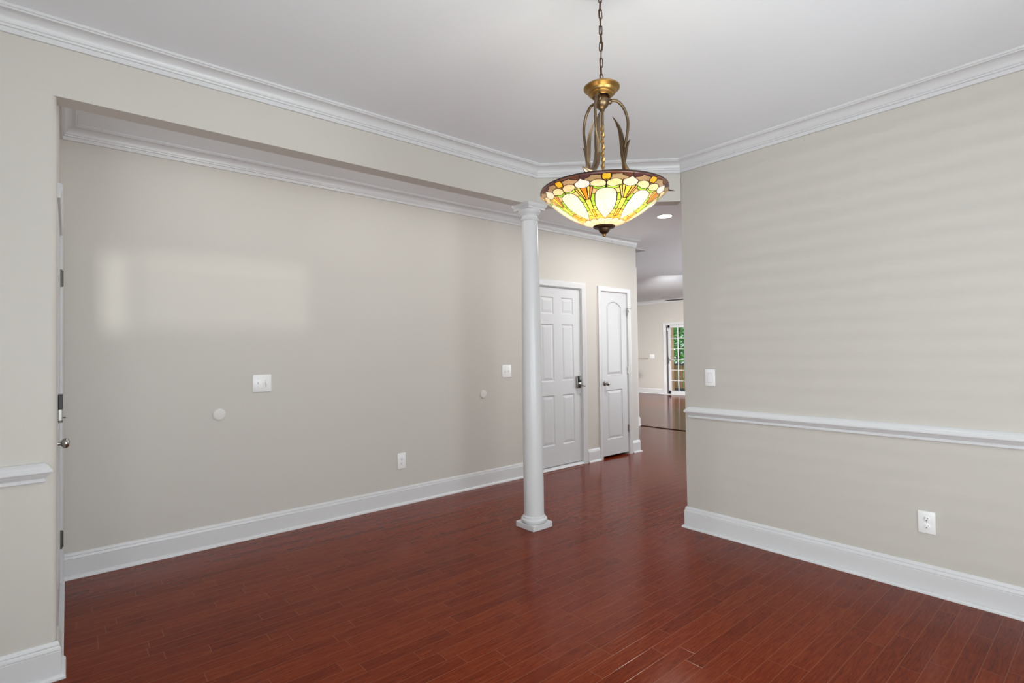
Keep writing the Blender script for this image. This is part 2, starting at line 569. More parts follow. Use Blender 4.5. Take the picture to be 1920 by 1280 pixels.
struct('trim_5', bm, 'trim', 'short white chair rail end beside the foyer opening', 'chair rail', smooth=sm)

struct('baseboard_left', sweep(bmesh.new(), [(XP, FD[0] - 0.071, 0), (XP, YN, 0), (XB, YN, 0)], BB), 'trim', 'white baseboard wrapping the wall pier at the foyer opening', 'baseboard', smooth=sm)
struct('baseboard_right', sweep(bmesh.new(), [(XR, YB, 0), (XR, YRC, 0), (XR + 0.115, YRC, 0)], BB), 'trim', 'white baseboard below the chair rail on the long wall', 'baseboard', smooth=sm)
struct('baseboard_foyer', sweep(bmesh.new(), [(D1[0] - 0.078, YF, 0), (XFR + 0.018, YF, 0)], BB), 'trim', 'long white baseboard on the foyer wall', 'baseboard', smooth=sm)
struct('baseboard_between', sweep(bmesh.new(), [(D2[0] - 0.066, YF, 0), (D1[1] + 0.078, YF, 0)], BB), 'trim', 'short white baseboard between the two foyer doors', 'baseboard', smooth=sm)
struct('baseboard_end', sweep(bmesh.new(), [(XE, YF + 0.4, 0), (XE, YF, 0), (D2[1] + 0.066, YF, 0)], BB), 'trim', 'short white baseboard wrapping the foyer wall end', 'baseboard', smooth=sm)
struct('baseboard_living', sweep(bmesh.new(), [(XL, FR[1] + 0.09, 0), (XL, 11.05, 0)], BB), 'trim', 'white baseboard on the far living room wall', 'baseboard', smooth=sm)
struct('baseboard_stub', sweep(bmesh.new(), [(7.56, 6.4, 0), (7.56, 5.535, 0), (7.44, 5.535, 0), (7.44, 6.4, 0)][::1], [(a, b) for a, b in BB]), 'trim', 'white baseboard end at the dark floor strip', 'baseboard', smooth=sm)
tag(obj('threshold_strip', sweep(bmesh.new(), [(7.565, 1.7, 0), (7.565, 5.50, 0)], [(-0.02, 0), (-0.02, 0.004), (-0.012, 0.009), (0.012, 0.009), (0.02, 0.004), (0.02, 0)]), 'strip'),
    'thin dark floor transition strip across the way to the living room', 'floor strip')

# ------------------------------------------------------------------ doors
CAS = [(0.004, 0), (0.004, 0.009), (0.010, 0.0125), (0.014, 0.0105), (0.048, 0.0155), (0.058, 0.018), (0.066, 0.018), (0.0705, 0.014), (0.0705, 0)]
CAS2 = [(a * 0.87, b) for a, b in CAS]

def inset(poly, d):
    """inset a counter-clockwise polygon"""
    n = len(poly)
    out = []
    for i in range(n):
        p0, p1, p2 = Vector(poly[i - 1]), Vector(poly[i]), Vector(poly[(i + 1) % n])
        d0, d1 = (p1 - p0).normalized(), (p2 - p1).normalized()
        n0, n1 = Vector((-d0.y, d0.x)), Vector((-d1.y, d1.x))
        m = (n0 + n1)
        m = m / max(0.3, m.dot(n0))
        out.append(tuple(p1 + m * d))
    return out

RINGS = [(0.004, 0.004), (0.010, 0.0075), (0.014, 0.0080), (0.040, 0.0028), (0.043, 0.0022)]

def panel_leaf(bm, x0, x1, z0, z1, yf, t, panels):
    """door leaf seen from -y; panels: rects (x0,x1,z0,z1) or with a 5th value = arch rise"""
    xs = sorted({x0, x1} | {p[0] for p in panels} | {p[1] for p in panels})
    zs = sorted({z0, z1} | {p[2] for p in panels} | {p[3] for p in panels})
    V = {}
    def v(x, z, y=yf):
        k = (round(x, 5), round(z, 5), round(y, 5))
        if k not in V:
            V[k] = bm.verts.new((x, y, z))
        return V[k]
    for i in range(len(xs) - 1):
        for j in range(len(zs) - 1):
            cx, cz = (xs[i] + xs[i + 1]) / 2, (zs[j] + zs[j + 1]) / 2
            if any(p[0] < cx < p[1] and p[2] < cz < p[3] for p in panels):
                continue
            bm.faces.new((v(xs[i], zs[j]), v(xs[i + 1], zs[j]), v(xs[i + 1], zs[j + 1]), v(xs[i], zs[j + 1])))
    for p in panels:
        if len(p) == 5:
            w = p[1] - p[0]
            r = p[4]
            R = (w * w / 4 + r * r) / (2 * r)
            cz = p[3] - R
            half = math.asin((w / 2) / R)
            top = [((p[0] + p[1]) / 2 + R * math.sin(a), cz + R * math.cos(a)) for a in [half - 2 * half * k / 14 for k in range(15)]]
            pol = [(p[0], p[2]), (p[1], p[2])] + top
            # spandrels beside the arch
            tr, tl = v(p[1], p[3]), v(p[0], p[3])
            pts = [v(*q) for q in top]
            for k in range(7):
                bm.faces.new((tr, pts[k + 1], pts[k]))
            for k in range(7, 14):
                bm.faces.new((tl, pts[k + 1], pts[k]))
            bm.faces.new((tr, tl, pts[7]))
        else:
            pol = [(p[0], p[2]), (p[1], p[2]), (p[1], p[3]), (p[0], p[3])]
        prev = [v(*q) for q in pol]
        for d, y in RINGS:
            cur = [bm.verts.new((q[0], yf + y, q[1])) for q in inset(pol, d)]
            n = len(cur)
            for k in range(n):
                l = (k + 1) % n
                bm.faces.new((prev[k], prev[l], cur[l], cur[k]))
            prev = cur
        bm.faces.new(prev)
    a, b, c, d = v(x0, z0), v(x1, z0), v(x1, z1), v(x0, z1)
    # edges of the leaf: rim all round using the outer cut points
    back = {}
    def bk(x, z):
        k = (round(x, 5), round(z, 5))
        if k not in back:
            back[k] = bm.verts.new((x, yf + t, z))
        return back[k]
    for i in range(len(xs) - 1):
        bm.faces.new((v(xs[i], z0), v(xs[i + 1], z0), bk(xs[i + 1], z0), bk(xs[i], z0)))
        bm.faces.new((v(xs[i], z1), v(xs[i + 1], z1), bk(xs[i + 1], z1), bk(xs[i], z1)))
    for j in range(len(zs) - 1):
        bm.faces.new((v(x0, zs[j]), v(x0, zs[j + 1]), bk(x0, zs[j + 1]), bk(x0, zs[j])))
        bm.faces.new((v(x1, zs[j]), v(x1, zs[j + 1]), bk(x1, zs[j + 1]), bk(x1, zs[j])))
    bm.faces.new([bk(x, z0) for x in xs] + [bk(x1, z) for z in zs[1:]] + [bk(x, z1) for x in xs[::-1][1:]] + [bk(x0, z) for z in zs[::-1][1:-1]])
    return bm

def knob_bm(bm, at, d, s=1.0):
    pr = [(0.0, 0.0), (0.030, 0.0), (0.031, 0.004), (0.026, 0.008), (0.013, 0.011), (0.0105, 0.020), (0.011, 0.030), (0.017, 0.034), (0.0245, 0.040), (0.0275, 0.048), (0.0265, 0.057), (0.020, 0.064), (0.010, 0.0675), (0.0, 0.068)]
    return lathe(bm, [(r * s, z * s) for r, z in pr], at, 28, axis_mtx(d))

def U(x0, x1, z):
    return [(x0, YF, 0), (x0, YF, z), (x1, YF, z), (x1, YF, 0)]

# door_1: six panel door with keypad lock
d1 = empty('door_1', (D1[0], YF, 0), 'white six panel door with a keypad lock, partly behind the column', 'door', kind='structure')
yl = YF + 0.016
lx0, lx1 = D1[0] + 0.004, D1[1] - 0.004
P1 = []
for a, b in ((3.957, 4.153), (4.278, 4.474)):
    P1 += [(a, b, 1.738, 1.927), (a, b, 0.982, 1.622), (a, b, 0.268, 0.826)]
obj('leaf', panel_leaf(bmesh.new(), lx0, lx1, 0.040, D1[2] - 0.006, yl, 0.044, P1), 'door', d1)
obj('casing', sweep(bmesh.new(), U(*D1), CAS, up=(0, -1, 0)), 'trim', d1, sm)
obj('jamb', boxes(((D1[0] - 0.002, YF + 0.001, 0), (D1[0] + 0.003, YF + FT, D1[2])), ((D1[1] - 0.003, YF + 0.001, 0), (D1[1] + 0.002, YF + FT, D1[2])), ((D1[0], YF + 0.001, D1[2] - 0.004), (D1[1], YF + FT, D1[2] + 0.002)), ((D1[0], YF + 0.062, 0), (D1[1], YF + 0.072, D1[2]))), 'trim', d1)
obj('sill', sweep(bmesh.new(), [(D1[1], YF + 0.02, 0), (D1[0], YF + 0.02, 0)], [(-0.04, 0), (0.03, 0), (0.034, 0.006), (0.024, 0.022), (0, 0.030), (-0.04, 0.034)]), 'trim', d1)
lk_ = obj('keypad_lock', box(bmesh.new(), (4.500, yl - 0.024, 0.885), (4.571, yl + 0.001, 1.028), 0.010, 3), 'nickel', d1, 40)
obj('keypad', box(bmesh.new(), (4.506, yl - 0.031, 0.952), (4.565, yl - 0.020, 1.023), 0.005, 3), 'black', lk_, 40)
bm = bmesh.new()
lathe(bm, [(0, 0), (0.021, 0), (0.021, 0.012), (0.012, 0.016), (0.010, 0.036), (0, 0.036)], (4.535, yl - 0.022, 0.915), 20, axis_mtx((0, -1, 0)))
tube(bm, smooth_path([(4.535, yl - 0.052, 0.915), (4.560, yl - 0.054, 0.914), (4.600, yl - 0.052, 0.906)], 5), lambda t: 0.0085 - 0.002 * t, 10)
obj('handle', bm, 'darkmetal', lk_, 40)

# door_2: narrow closet door with arched panel
d2 = empty('door_2', (D2[0], YF, 0), 'narrow white closet door with an arched panel and round knob', 'door', kind='structure')
yl = YF + 0.004
lx0, lx1 = D2[0] + 0.004, D2[1] - 0.004
P2 = [(5.048, 5.345, 1.010, 1.922, 0.070), (5.048, 5.345, 0.225, 0.832)]
obj('leaf', panel_leaf(bmesh.new(), lx0, lx1, 0.030, D2[2] - 0.006, yl, 0.036, P2), 'door', d2)
obj('casing', sweep(bmesh.new(), U(*D2), CAS2, up=(0, -1, 0)), 'trim', d2, sm)
obj('jamb', boxes(((D2[0] - 0.002, YF + 0.001, 0), (D2[0] + 0.003, YF + FT, D2[2])), ((D2[1] - 0.003, YF + 0.001, 0), (D2[1] + 0.002, YF + FT, D2[2])), ((D2[0], YF + 0.001, D2[2] - 0.004), (D2[1], YF + FT, D2[2] + 0.002))), 'trim', d2)
kb = obj('knob', knob_bm(bmesh.new(), (5.005, yl, 0.915), (0, -1, 0)), 'nickel', d2, 40)
obj('latch_plate', boxes(((D2[0] + 0.0025, YF - 0.002, 0.885), (D2[0] + 0.006, YF + 0.02, 0.945))), 'nickel', kb)
def hinge_bm(x, y, zc, d=(0, -1, 0)):
    bm = bmesh.new()
    lathe(bm, [(0, -0.048), (0.004, -0.048), (0.0075, -0.044), (0.0075, 0.044), (0.004, 0.048), (0, 0.048)], (x, y, zc), 14)
    return bm
for zc in (1.065, 0.325):
    hb = hinge_bm(D2[1] - 0.001, YF - 0.004, zc)
    box(hb, (D2[1] - 0.020, YF - 0.001, zc - 0.046), (D2[1] + 0.004, YF + 0.004, zc + 0.046))
    obj('hinge', hb, 'nickel', d2, 40)
bm = hinge_bm(D2[1] - 0.001, YF - 0.004, 1.800)
obj('hinge', bm, 'nickel', d2, 40)
bm = bmesh.new()
tube(bm, smooth_path([(D2[1] + 0.000, YF - 0.006, 1.853), (D2[1] + 0.030, YF - 0.022, 1.853), (D2[1] + 0.060, YF - 0.030, 1.853)], 5), 0.0035, 8)
tube(bm, smooth_path([(D2[1] + 0.002, YF - 0.008, 1.850), (D2[1] - 0.016, YF - 0.030, 1.82), (D2[1] - 0.030, YF - 0.034, 1.76)], 5), 0.003, 8)
lathe(bm, [(0, -0.004), (0.010, -0.004), (0.010, 0.006), (0, 0.006)], (D2[1] + 0.012, YF - 0.026, 1.815), 14, axis_mtx((0, -1, 0)))
obj('door_stop', bm, 'nickel', d2, 40)
struct('wall_closet', boxes(((4.80, YF + 0.7, 0), (5.545, YF + 0.75, H)), ((4.80, YF + FT, 0), (4.85, YF + 0.7, H))), 'gap', 'dark closet back', 'wall')

# door_3: entrance door seen edge-on at the far left
d3 = empty('door_3', (XFR, FD[0], 0), 'white entrance door seen edge on beside the foyer opening', 'door', kind='structure')
xl = XFR + 0.001
bm = boxes(((xl - 0.044, FD[0] + 0.004, 0.02), (xl, FD[1] - 0.004, FD[2] - 0.005)), bev=0.002)
for y0, y1 in ((FD[0] + 0.12, FD[0] + 0.40), (FD[1] - 0.40, FD[1] - 0.12)):
    for z0, z1 in ((0.25, 0.80), (0.98, 1.60), (1.72, 1.92)):
        box(bm, (xl - 0.002, y0, z0), (xl + 0.0015, y1, z1), 0.001)
obj('leaf', bm, 'door', d3)
obj('casing', sweep(bmesh.new(), [(XFR, FD[0] - 0.05, FD[2]), (XFR, FD[1], FD[2]), (XFR, FD[1], 0)], CAS, up=(1, 0, 0)), 'trim', d3, sm)
obj('jamb', boxes(((XFR - 0.139, FD[0] - 0.002, 0), (XFR - 0.001, FD[0] + 0.003, FD[2])), ((XFR - 0.139, FD[1] - 0.003, 0), (XFR - 0.001, FD[1] + 0.002, FD[2])), ((XFR - 0.139, FD[0], FD[2] - 0.003), (XFR - 0.001, FD[1], FD[2] + 0.002))), 'trim', d3)
obj('sill', boxes(((XFR - 0.13, FD[0] - 0.07, 0), (XFR + 0.022, FD[1] + 0.07, 0.018)), bev=0.004), 'trim', d3)
for zc in (1.795, 0.275):
    hb = hinge_bm(xl + 0.008, FD[1] - 0.006, zc)
    box(hb, (xl - 0.002, FD[1] - 0.035, zc - 0.05), (xl + 0.010, FD[1] - 0.004, zc + 0.05))
    obj('hinge', hb, 'darkmetal', d3, 40)
obj('knob', knob_bm(bmesh.new(), (xl - 0.016, 3.20, 0.935), (1, 0, 0), 0.86), 'nickel', d3, 40)
db = obj('deadbolt', box(bmesh.new(), (xl, 3.168, 1.036), (xl + 0.016, 3.236, 1.160), 0.003), 'nickel', d3)
obj('keypad_cover', box(bmesh.new(), (xl + 0.001, 3.166, 1.094), (xl + 0.0175, 3.238, 1.162), 0.002), 'black', db)
obj('thumb_turn', boxes(((xl + 0.012, 3.194, 1.050), (xl + 0.028, 3.206, 1.056)), ((xl + 0.001, 3.167, 1.034), (xl + 0.017, 3.237, 1.044)), bev=0.002), 'darkmetal', db)

# door_4: glazed double door of the living room
d4 = empty('door_4', (XL, FR[1], 0), 'far white glazed patio door with a grid of panes', 'door', kind='structure')
obj('casing', sweep(bmesh.new(), [(XL, FR[1] + 0.01, 0), (XL, FR[1] + 0.01, FR[2] - 0.0), (XL, FR[0], FR[2] - 0.0), (XL, FR[0], 0)], [(a * 1.1, b) for a, b in CAS], up=(-1, 0, 0)), 'trim', d4)
obj('jamb', boxes(((XL + 0.02, FR[1] - 0.046, 0), (XL + 0.08, FR[1] - 0.001, FR[2] - 0.03))), 'jamb_shade', d4)
for (ya, yb) in ((FR[1] - 0.048, FR[1] - 0.910), (FR[1] - 0.918, FR[0] + 0.004)):
    xa, xb = XL + 0.03, XL + 0.075
    st = 0.064
    bm = boxes(((xa, ya - st, 0.02), (xb, ya, FR[2] - 0.004)), ((xa, yb, 0.02), (xb, yb + st, FR[2] - 0.004)), ((xa, yb, 0.02), (xb, ya, 0.10)), ((xa, yb, FR[2] - 0.075), (xb, ya, FR[2] - 0.004)))
    lf = obj('leaf', bm, 'trim', d4)
    g0, g1 = yb + st, ya - st
    bm = bmesh.new()
    for k in (1, 2):
        yy = g1 + (g0 - g1) * k / 3
        box(bm, (xa + 0.008, yy - 0.010, 0.10), (xb - 0.008, yy + 0.010, FR[2] - 0.075))
    for k in range(1, 6):
        zz = 0.10 + (FR[2] - 0.175) * k / 6
        box(bm, (xa + 0.009, g0, zz - 0.010), (xb - 0.009, g1, zz + 0.010))
    obj('grid', bm, 'trim', lf)
    obj('pane', boxes(((xa + 0.020, g0, 0.10), (xa + 0.024, g1, FR[2] - 0.075))), 'pane', lf)
obj('door_lever', boxes(((XL + 0.012, FR[1] - 0.075, 0.88), (XL + 0.031, FR[1] - 0.045, 1.08)), ((XL + 0.000, FR[1] - 0.16, 0.985), (XL + 0.014, FR[1] - 0.05, 1.0)), bev=0.003), 'nickel', d4)
obj('top_catch', boxes(((XL + 0.008, FR[1] - 0.060, 1.84), (XL + 0.031, FR[1] - 0.030, 1.925)), bev=0.006), 'plate', d4)
obj('sill', boxes(((XL - 0.01, FR[0], 0), (XL + 0.138, FR[1], 0.019))), 'trim', d4)

# ------------------------------------------------------------------ windows behind the camera
def window(name, axis, wall, a0, a1, z0, z1, cols, blinds, label):
    """axis 'x': wall plane x = wall (room towards +x); axis 'y': wall plane y = wall (room towards +y)"""
    w = empty(name, (wall, a0, z0) if axis == 'x' else (a0, wall, z0), label, 'window', kind='structure')
    def bx(bm, d0, d1, p0, p1, q0, q1):
        if axis == 'x':
            box(bm, (wall + d0, p0, q0), (wall + d1, p1, q1))
        else:
            box(bm, (p0, wall + d0, q0), (p1, wall + d1, q1))
    t = 0.03
    bm = bmesh.new()
    bx(bm, -0.11, -0.06, a0, a0 + t, z0, z1); bx(bm, -0.11, -0.06, a1 - t, a1, z0, z1)
    bx(bm, -0.11, -0.06, a0 + t, a1 - t, z0, z0 + t); bx(bm, -0.11, -0.06, a0 + t, a1 - t, z1 - t, z1)
    for c in cols:
        bx(bm, -0.11, -0.06, c - t / 2, c + t / 2, z0 + t, z1 - t)
    obj('frame', bm, 'trim', w)
    bm = bmesh.new()
    bx(bm, -0.09, -0.086, a0 + t, a1 - t, z0 + t, z1 - t)
    obj('pane', bm, 'pane', w)
    bm = bmesh.new()
    for s0, s1, q0, q1 in ((a0 - 0.07, a0, z0 - 0.07, z1 + 0.07), (a1, a1 + 0.07, z0 - 0.07, z1 + 0.07), (a0, a1, z1, z1 + 0.07), (a0, a1, z0 - 0.07, z0)):
        bx(bm, 0.0, 0.018, s0, s1, q0, q1)
    obj('casing', bm, 'trim', w)
    if blinds:
        b0, b1, tilt = blinds
        bm = bmesh.new()
        z = z0 + 0.04
        while z < z1 - 0.03:
            dz = 0.022 * math.sin(tilt); dd = 0.022 * math.cos(tilt)
            vs = []
            for dep, zz in ((-0.028 - dd, z + dz), (-0.028 + dd, z - dz)):
                for p in (b0, b1):
                    for th in (0, 0.0025):
                        vs.append(bm.verts.new((wall + dep, p, zz + th) if axis == 'x' else (p, wall + dep, zz + th)))
            for f in ((0, 1, 3, 2), (4, 5, 7, 6), (0, 1, 5, 4), (2, 3, 7, 6), (0, 2, 6, 4), (1, 3, 7, 5)):
                bm.faces.new([vs[i] for i in f])
            z += 0.046
        obj('blind', bm, 'blind', w)
    return w
window('window_1', 'x', XB, *W1, (-0.55,), (W1[0] + 0.02, W1[1] - 0.02, 0.35), 'white framed window with blinds behind the camera')
window('window_2', 'y', YB, *W2, (-0.545,), (-0.52, W2[1] - 0.02, 0.66), 'small high window behind the camera')
window('window_3', 'y', YB, *W3, (1.25,), None, 'white framed double window behind the camera')
window('window_4', 'y', YS, *LW, (8.7, 10.1), None, 'wide living room window out of view')

# ------------------------------------------------------------------ column
col = empty('round_column', (2.697, 2.952, 0), 'round white tapered column on a square base at the corner of the opening', 'column')
cx, cy = 2.697, 2.952
hp = 0.098
obj('plinth', box(bmesh.new(), (cx - hp, cy - hp, 0), (cx + hp, cy + hp, 0.041), 0.003), 'trim', col)
obj('base_molding', lathe(bmesh.new(), [(0, 0.040), (0.089, 0.040), (0.0965, 0.046), (0.0995, 0.056), (0.0985, 0.066), (0.092, 0.074), (0.085, 0.077), (0.085, 0.084), (0.081, 0.090), (0.077, 0.093), (0, 0.093)], (cx, cy, 0), 56), 'trim', col, 30)
sh = []
for i in range(25):
    t = i / 24
    z = 0.092 + t * (2.320 - 0.092)
    k = max(0, (t - 0.28) / 0.72)
    sh.append((0.0765 - 0.0145 * k ** 1.5, z))
obj('shaft', lathe(bmesh.new(), [(0, sh[0][1])] + sh + [(0, sh[-1][1])], (cx, cy, 0), 56), 'trim', col, 40)
obj('capital', lathe(bmesh.new(), [(0, 2.317), (0.063, 2.317), (0.069, 2.321), (0.0720, 2.328), (0.069, 2.334), (0.0655, 2.336), (0.0655, 2.339), (0.0620, 2.341), (0.0620, 2.356), (0.067, 2.358), (0.068, 2.362), (0.073, 2.368), (0.081, 2.376), (0.085, 2.383), (0.0865, 2.391), (0.086, 2.399), (0, 2.399)], (cx, cy, 0), 56), 'trim', col, 30)
ab = [(0.084, 2.398), (0.084, 2.4135), (0.0885, 2.416), (0.093, 2.424), (0.096, 2.430), (0.096, ZH)]
bm = bmesh.new()
rg = []
for h_, z in ab:
    rg.append([bm.verts.new((cx + sx * h_, cy + sy * h_, z)) for sx, sy in ((-1, -1), (1, -1), (1, 1), (-1, 1))])
for A, B in zip(rg, rg[1:]):
    for k in range(4):
        bm.faces.new((A[k], A[(k + 1) % 4], B[(k + 1) % 4], B[k]))
bm.faces.new(rg[0]); bm.faces.new(rg[-1])
obj('abacus', bm, 'trim', col)

# ------------------------------------------------------------------ plates, switches, outlets
class Wall:
    """local (s, d, z): s along the wall to the viewer's right, d off the wall"""
    def __init__(self, kind):
        self.k = kind
    def bx(self, bm, s0, s1, d0, d1, z0, z1, bev=0):
        if self.k == 'F':      # y = YF, right = +x
            return box(bm, (s0, YF - d1, z0), (s1, YF - d0, z1), bev)
        if self.k == 'R':      # x = XR, right = -y
            return box(bm, (XR - d1, -s1, z0), (XR - d0, -s0, z1), bev)
        return box(bm, (XL - d1, -s1, z0), (XL - d0, -s0, z1), bev)
    def pt(self, s, d, z):
        return {'F': (s, YF - d, z), 'R': (XR - d, -s, z), 'L': (XL - d, -s, z)}[self.k]
    def n(self):
        return {'F': (0, -1, 0), 'R': (-1, 0, 0), 'L': (-1, 0, 0)}[self.k]

def plate(name, wl, s, z, w, h, label, cat, group=None):
    t = empty(name, wl.pt(s, 0, z - h / 2), label, cat, group)
    obj('cover_plate', wl.bx(bmesh.new(), s - w / 2, s + w / 2, 0, 0.006, z - h / 2, z + h / 2, 0.0025), 'plate', t, 40)
    return t

def toggle(t, wl, s, z, up=True):
    obj('toggle_slot', wl.bx(bmesh.new(), s - 0.005, s + 0.005, 0.004, 0.0065, z - 0.012, z + 0.012), 'cover', t)
    bm = bmesh.new()
    p = Vector(wl.pt(s, 0.005, z)); q = Vector(wl.pt(s, 0.017, z + (0.008 if up else -0.008)))
    tube(bm, [p, q], lambda u: 0.0042 - 0.0008 * u, 10)
    obj('toggle', bm, 'plate', t, 40)
    for dz in (-0.03, 0.03):
        obj('screw', lathe(bmesh.new(), [(0, 0), (0.0032, 0), (0.0026, 0.0012), (0, 0.0014)], wl.pt(s, 0.0058, z + dz), 12, axis_mtx(wl.n())), 'cover', t, 40)

FW, RW, LWl = Wall('F'), Wall('R'), Wall('L')
t = plate('light_switch', FW, 1.0955, 1.119, 0.126, 0.128, 'double white switch plate on the foyer wall above the round cover nearer the entrance', 'light switch')
toggle(t, FW, 1.068, 1.122, True)
ss = obj('slide_switch', FW.bx(bmesh.new(), 1.116, 1.126, 0.004, 0.0075, 1.090, 1.142), 'cover', t)
obj('slider', FW.bx(bmesh.new(), 1.1155, 1.1275, 0.006, 0.015, 1.116, 1.131, 0.002), 'plate', ss)
t = plate('light_switch', FW, 3.443, 1.122, 0.119, 0.128, 'double white toggle switch plate on the foyer wall just before the column', 'light switch')
toggle(t, FW, 3.420, 1.122, False)
toggle(t, FW, 3.466, 1.122, True)
t = plate('light_switch', RW, -1.957, 1.1185, 0.076, 0.120, 'single off white rocker switch above the chair rail on the long wall', 'light switch')
obj('rocker_frame', RW.bx(bmesh.new(), -1.957 - 0.0175, -1.957 + 0.0175, 0.0045, 0.0068, 1.0845, 1.1525), 'slot', t)
bm = RW.bx(bmesh.new(), -1.957 - 0.0165, -1.957 + 0.0165, 0.005, 0.0095, 1.0855, 1.1515, 0.0015)
obj('rocker', bm, 'plate', t)
t = plate('light_switch', LWl, -9.18, 1.108, 0.165, 0.118, 'tiny white switch plate on the far living room wall beside the patio door', 'light switch')
for k in (-0.046, 0, 0.046):
    toggle(t, LWl, -9.18 + k, 1.108, True)

def outlet(wl, s, z, w, h, label):
    t = plate('wall_outlet', wl, s, z, w, h, label, 'outlet')
    for dz in (0.0195, -0.0195):
        bm = bmesh.new()
        lathe(bm, [(0, 0), (0.0165, 0), (0.0168, 0.0022), (0.0155, 0.0030), (0, 0.0030)], wl.pt(s, 0.005, z + dz), 28, axis_mtx(wl.n()))
        r = obj('receptacle', bm, 'plate', t, 40)
        bm = bmesh.new()
        wl.bx(bm, s - 0.0078, s - 0.0054, 0.006, 0.0084, z + dz - 0.001, z + dz + 0.0085)
        wl.bx(bm, s + 0.0054, s + 0.0074, 0.006, 0.0084, z + dz + 0.000, z + dz + 0.0075)
        lathe(bm, [(0, 0), (0.0028, 0), (0.0028, 0.0004), (0, 0.0004)], wl.pt(s, 0.0080, z + dz - 0.008), 12, axis_mtx(wl.n()))
        obj('slot', bm, 'slot', r)
    obj('screw', lathe(bmesh.new(), [(0, 0), (0.003, 0), (0.0024, 0.0012), (0, 0.0014)], wl.pt(s, 0.0058, z), 12, axis_mtx(wl.n())), 'cover', t, 40)
outlet(FW, 2.2325, 0.3815, 0.079, 0.137, 'white wall outlet low on the foyer wall above its baseboard')
outlet(RW, -0.729, 0.378, 0.076, 0.118, 'white wall outlet below the chair rail on the long wall')

def disc(s, z, r, label):
    t = empty('round_cover', FW.pt(s, 0, z - r), label, 'wall cover')
    obj('cover_plate', lathe(bmesh.new(), [(0, 0), (r, 0), (r, 0.004), (r - 0.003, 0.0065), (r - 0.012, 0.0075), (0, 0.0078)], FW.pt(s, 0, z), 40, axis_mtx(FW.n())), 'cover', t, 40)
    obj('screw', lathe(bmesh.new(), [(0, 0), (0.003, 0), (0.0024, 0.001), (0, 0.0012)], FW.pt(s, 0.0077, z), 12, axis_mtx(FW.n())), 'cover', t, 40)
disc(0.813, 0.913, 0.0415, 'round off white cover plate on the foyer wall below the double switch with a slider')
disc(3.141, 0.905, 0.0400, 'round off white cover plate on the foyer wall nearer the column')

# ------------------------------------------------------------------ ceiling fittings
rc = empty('recessed_light', (4.842, 3.172, H), 'lit round recessed light in the ceiling beyond the diagonal header', 'ceiling light')
obj('trim_ring', lathe(bmesh.new(), [(0.070, 0), (0.082, 0), (0.082, -0.003), (0.075, -0.006), (0.070, -0.005)], (4.842, 3.172, H), 40), 'trim', rc, 30)
obj('lens', lathe(bmesh.new(), [(0, -0.003), (0.0735, -0.003), (0.0735, -0.0065), (0, -0.009)], (4.842, 3.172, H), 40), 'led', rc, 30)
lamp('recessed_glow', 'AREA', (4.842, 3.172, H - 0.02), (0, 0, -1), 24, (1, 0.97, 0.93), (0.12, 0.12))

def vent(name, x0, x1, y0, y1, nsl, label):
    v = empty(name, ((x0 + x1) / 2, (y0 + y1) / 2, H), label, 'ceiling vent')
    b = 0.025
    obj('frame', boxes(((x0, y0, H - 0.003), (x1, y0 + b, H)), ((x0, y1 - b, H - 0.003), (x1, y1, H)), ((x0, y0 + b, H - 0.003), (x0 + b, y1 - b, H)), ((x1 - b, y0 + b, H - 0.003), (x1, y1 - b, H))), 'vent', v)
    obj('cavity', boxes(((x0 + b, y0 + b, H - 0.001), (x1 - b, y1 - b, H))), 'ventdark', v)
    bm = bmesh.new()
    for k in range(nsl):
        yy = y0 + b + (y1 - y0 - 2 * b) * (k + 0.5) / nsl
        p = [(x0 + b, yy - 0.004, H - 0.0008), (x0 + b, yy + 0.004, H - 0.003), (x0 + b, yy + 0.0055, H - 0.003), (x0 + b, yy - 0.0025, H - 0.0008)]
        A = [bm.verts.new(q) for q in p]
        B = [bm.verts.new((x1 - b, q[1], q[2])) for q in p]
        for i in range(4):
            j = (i + 1) % 4
            bm.faces.new((A[i], A[j], B[j], B[i]))
        bm.faces.new(A); bm.faces.new(B[::-1])
    obj('slats', bm, 'vent', v)
vent('ceiling_vent', 5.96, 6.355, 4.445, 4.76, 8, 'white air return vent in the ceiling beside the foyer wall end')
vent('ceiling_vent', 12.38, 12.56, 8.0, 8.34, 7, 'far small vent in the living room ceiling')

fx, fy = 9.6, 5.58
fan = empty('ceiling_fan', (fx, fy, H), 'black ceiling fan of which only a blade tip shows past the long wall', 'ceiling fan')
obj('canopy', lathe(bmesh.new(), [(0, 0), (0.065, 0), (0.060, -0.03), (0.03, -0.055), (0, -0.055)], (fx, fy, H), 28), 'fanblade', fan, 40)
obj('downrod', lathe(bmesh.new(), [(0, -0.05), (0.012, -0.05), (0.012, -0.28), (0, -0.28)], (fx, fy, H), 16), 'fanblade', fan, 40)
obj('motor', lathe(bmesh.new(), [(0, -0.27), (0.05, -0.27), (0.10, -0.30), (0.11, -0.36), (0.10, -0.42), (0.05, -0.45), (0, -0.46)], (fx, fy, H), 32), 'fanblade', fan, 40)
for k in range(3):
    a = math.radians(90 + 120 * k)
    R = Matrix.Rotation(a, 4, 'Z')
    bm = bmesh.new()
    box(bm, (0.19, -0.065, -0.004), (0.70, 0.065, 0.004), 0.003)
    box(bm, (0.08, -0.018, -0.004), (0.22, 0.018, 0.004), 0.002)
    bm.transform(Matrix.Translation((fx, fy, 2.335)) @ R @ Matrix.Rotation(math.radians(5), 4, 'X'))
    obj('blade', bm, 'fanblade', fan)

